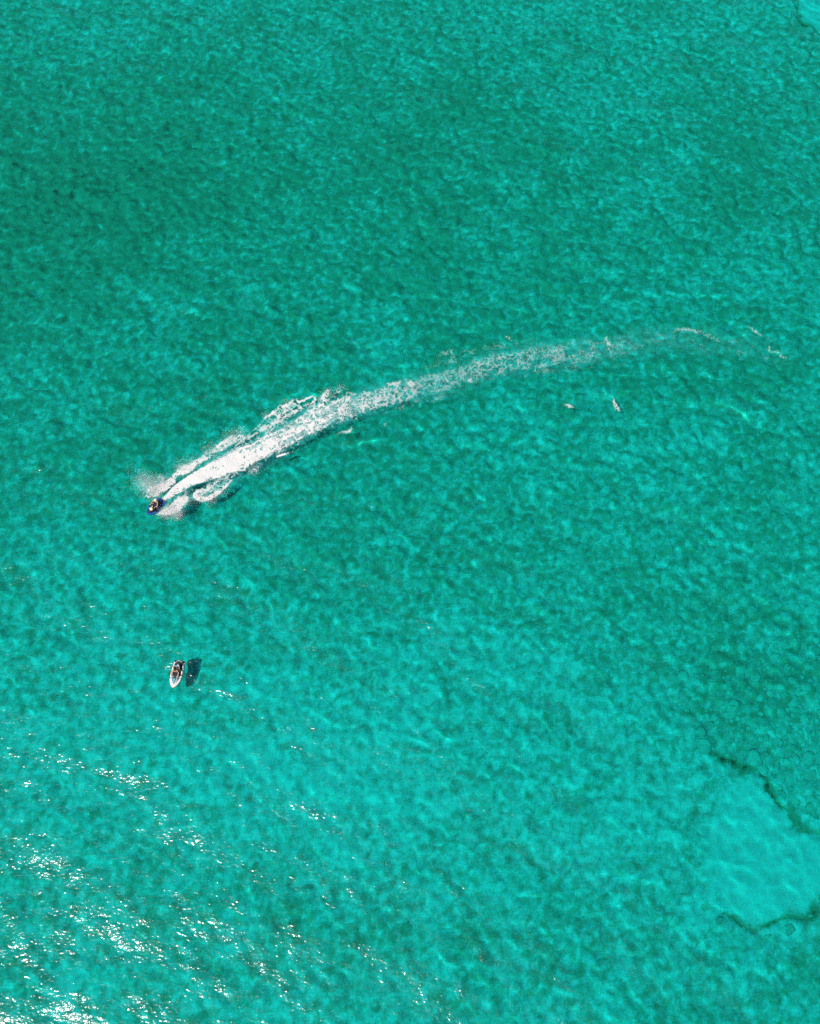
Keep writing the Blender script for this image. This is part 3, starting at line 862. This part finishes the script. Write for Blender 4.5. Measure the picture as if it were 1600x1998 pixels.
def person(label, boat, hipx, lean, skin, hair_m, wear, hat=None, top=None, grips=None, waist=None, turn=0.0, group=None):
    o = Vector((hipx, 0, .72))                  # where the body meets the seat
    def P(x, y, z): return o + Vector((x, y, z))
    chest = P(.04 + lean * .5, 0, .40); neck = P(.06 + lean * .8, 0, .60); head = P(.09 + lean, turn, .765)
    bm = bmesh.new()
    ball(bm, P(0, 0, .10), (.125, .165, .115))
    limb(bm, [(P(0, 0, .1), .125), (P(.02 + lean * .25, 0, .25), .115), (chest, .135)])
    ball(bm, chest + Vector((0, 0, .03)), (.115, .175, .13))
    limb(bm, [(chest + Vector((0, 0, .12)), .075), (neck, .055), (head - Vector((.0, 0, .06)), .055)])
    ball(bm, head, (.098, .078, .122)); ball(bm, head + Vector((.035, 0, -.055)), (.055, .058, .062))
    limb(bm, [(head + Vector((.09, 0, .01)), .010), (head + Vector((.112, 0, -.022)), .014)])
    for s in (1, -1):
        ball(bm, head + Vector((-.005, s * .08, -.005)), (.018, .010, .030))
        ball(bm, head + Vector((.082, s * .032, .028)), (.014, .024, .010))
        sh = chest + Vector((.0, s * .185, .135))
        limb(bm, [(chest + Vector((0, s * .08, .14)), .07), (sh, .062)])
        if grips:
            g = Vector(grips[0 if s > 0 else 1]); wr = g + Vector((-.085, s * .01, .03))
            el = (sh + wr) / 2 + Vector((-.04, s * .11, -.10))
        else:
            g = Vector((waist[0], s * waist[1], waist[2])); wr = g + Vector((-.085, s * .02, .01))
            el = (sh + wr) / 2 + Vector((-.06, s * .12, -.10))
        limb(bm, [(sh, .058), (sh.lerp(el, .5), .050), (el, .040), (el.lerp(wr, .35), .041), (wr, .027)])
        hand(bm, wr, s, g)
        hp = P(.02, s * .10, .08); kn = P(.40, s * .31, .02); an = P(.34, s * .335, -.40)
        limb(bm, [(hp, .095), (hp.lerp(kn, .5), .080), (kn, .058), (kn.lerp(an, .35), .056), (an, .036)])
        limb(bm, [(an + Vector((-.04, 0, -.05)), .034), (an + Vector((.06, s * .005, -.062)), .034), (an + Vector((.16, s * .01, -.078)), .026)])
    body = fused('person', bm, .0125, skin, o)
    bm = bmesh.new()                             # shorts or swim bottoms
    ball(bm, P(0, 0, .11), (.138, .178, .115)); limb(bm, [(P(0, 0, .12), .13), (P(.012 + lean * .12, 0, .19), .128)])
    for s in (1, -1):
        hp = P(.02, s * .10, .08); kn = P(.40, s * .31, .02)
        limb(bm, [(hp, .106), (hp.lerp(kn, .58), .094)])
    fused('shorts', bm, .016, wear, o, body)
    if top is not None:
        bm = bmesh.new()
        limb(bm, [(P(.012 + lean * .1, 0, .16), .132), (P(.02 + lean * .25, 0, .25), .132), (chest, .15)])
        ball(bm, chest + Vector((0, 0, .03)), (.132, .192, .142))
        for s in (1, -1):
            sh = chest + Vector((.0, s * .185, .135))
            limb(bm, [(chest + Vector((0, s * .08, .13)), .084), (sh, .076), (sh + Vector((.05, s * .05, -.07)), .068)])
        fused('shirt', bm, .016, top, o, body)
    bm = bmesh.new()                             # hair
    ball(bm, head + Vector((-.022, 0, .022)), (.100, .090, .122)); ball(bm, head + Vector((-.05, 0, -.04)), (.066, .080, .09))
    fused('hair', bm, .014, hair_m, o, body)
    if hat is not None:
        bm = bmesh.new()
        rings = []
        for r, z in [(.155, .03), (.162, .036), (.155, .042), (.108, .062), (.104, .10), (.092, .135), (.05, .152), (.008, .155)]:
            rings.append([tuple(head - o + Vector((-.012 + r * 1.06 * math.cos(t), r * math.sin(t), z + .02 * math.cos(t) * -1))) for t in [2 * math.pi * k / 20 for k in range(20)]])
        loft(bm, rings)
        bm_obj('sun_hat', bm, hat, body)
    for s in (1, -1):
        bm = bmesh.new(); ball(bm, head - o + Vector((.091, s * .032, .008)), (.009, .014, .009)); bm_obj('eye', bm, MT['eye'], body)
    bm = bmesh.new(); ball(bm, head - o + Vector((.090, 0, -.062)), (.008, .026, .006)); bm_obj('mouth', bm, MT['lip'], body)
    tag(body, label, 'person', group)
    bl, br, _ = boat.matrix_world.decompose()
    body.matrix_world = Matrix.LocRotScale(bl, br, None) @ Matrix.Translation(o)
    return body

MT = {
    'white': simple('white_gelcoat', (.78, .77, .73), .3, .06, 5, coat=.4),
    'black': simple('black_rubber', (.018, .018, .02), .55, .3, 30, bump=.3),
    'blue': simple('blue_gelcoat', (.015, .12, .44), .25, .2, 5, coat=.5),
    'navy': simple('dark_blue_gelcoat', (.012, .055, .22), .3, .2, 5, coat=.4),
    'teal': simple('teal_panel', (.03, .20, .24), .35, .2, 9),
    'pale': simple('pale_trim', (.62, .72, .72), .4, .06, 9),
    'cream': simple('cream_lid', (.78, .70, .46), .6, .08, 16),
    'seat': simple('black_vinyl', (.03, .03, .033), .5, .2, 22, bump=.3),
    'grey': simple('dark_grey_plastic', (.07, .07, .075), .5, .2, 12),
    'tan': simple('tan_skin', (.58, .31, .18), .55, .08, 25),
    'brown': simple('brown_skin', (.46, .23, .13), .55, .08, 25),
    'dark_hair': simple('dark_hair', (.02, .014, .010), .5, .3, 60),
    'fair_hair': simple('fair_hair', (.55, .42, .22), .5, .2, 60),
    'straw': simple('straw', (.80, .70, .45), .8, .12, 60, bump=.4),
    'swim_black': simple('black_swimwear', (.02, .02, .022), .8, .2, 40),
    'swim_navy': simple('navy_swimwear', (.015, .02, .07), .8, .2, 40),
    'shirt': simple('pale_blue_shirt', (.46, .60, .70), .85, .08, 30),
    'eye': simple('eye', (.03, .02, .015), .2), 'lip': simple('lip', (.40, .14, .11), .5),
}

def place(boat, bow_px, stern_px, z, pitch=0.0, roll=0.0, size=(1, 1, 1)):
    a, b = ground(*bow_px, z), ground(*stern_px, z)
    mid_ = (a + b) / 2; d = a - b
    wl = float(sea_z(np.array([mid_.x]), np.array([mid_.y]))[0])
    boat.matrix_world = Matrix.Translation((mid_.x, mid_.y, wl)) @ Matrix.Rotation(math.atan2(d.y, d.x), 4, 'Z') @ Matrix.Rotation(-pitch, 4, 'Y') @ Matrix.Rotation(roll, 4, 'X') @ Matrix.Diagonal((*size, 1))
    print('craft length by photo', round(d.length, 2), [round(c, 1) for c in mid_])
    bpy.context.view_layer.update()

GR = [(.285, .30, .972), (.285, -.30, .972)]
still = jet_ski('white jet ski with black trim, drifting still with two riders aboard',
                {'hull': MT['black'], 'deck': MT['white'], 'rail': MT['black'], 'black': MT['black'], 'platform': MT['black'], 'light': MT['pale'],
                 'base': MT['grey'], 'seat': MT['seat'], 'hood': MT['white'], 'panel': MT['teal'], 'pad': MT['grey']}, False, [(-1.22, 1.4, 'deck')])
place(still, (337.5, 1341.5), (350.5, 1290.5), .38, size=(.97, .98, 1))
person('person with dark hair and bare tan shoulders steering the white jet ski', still, -.20, .02, MT['tan'], MT['dark_hair'], MT['swim_navy'], grips=GR)
person('person in pale blue shirt sitting behind the driver of the white jet ski', still, -.74, .03, MT['brown'], MT['dark_hair'], MT['swim_black'], top=MT['shirt'], waist=(-.12, .165, .98), turn=-.03)

fast = jet_ski('blue and black jet ski speeding ahead of its white wake',
               {'hull': MT['blue'], 'deck': MT['blue'], 'rail': MT['navy'], 'black': MT['black'], 'platform': MT['navy'], 'light': MT['black'],
                'base': MT['black'], 'seat': MT['seat'], 'hood': MT['black'], 'panel': MT['black'], 'pad': MT['pale'], 'lid': MT['cream']}, True, [(-1.4, -.8, 'deck'), (-.8, .4, 'black'), (.4, 1.4, 'deck')])
place(fast, (288.6, 1003.2), (315.2, 976.2), .38, pitch=R(3), roll=R(-2), size=(.78, .93, .95))
person('tan rider in a pale hat steering the speeding blue jet ski', fast, -.42, .05, MT['tan'], MT['fair_hair'], MT['swim_black'], hat=MT['straw'], grips=[(.23, .28, .925), (.23, -.28, .925)])
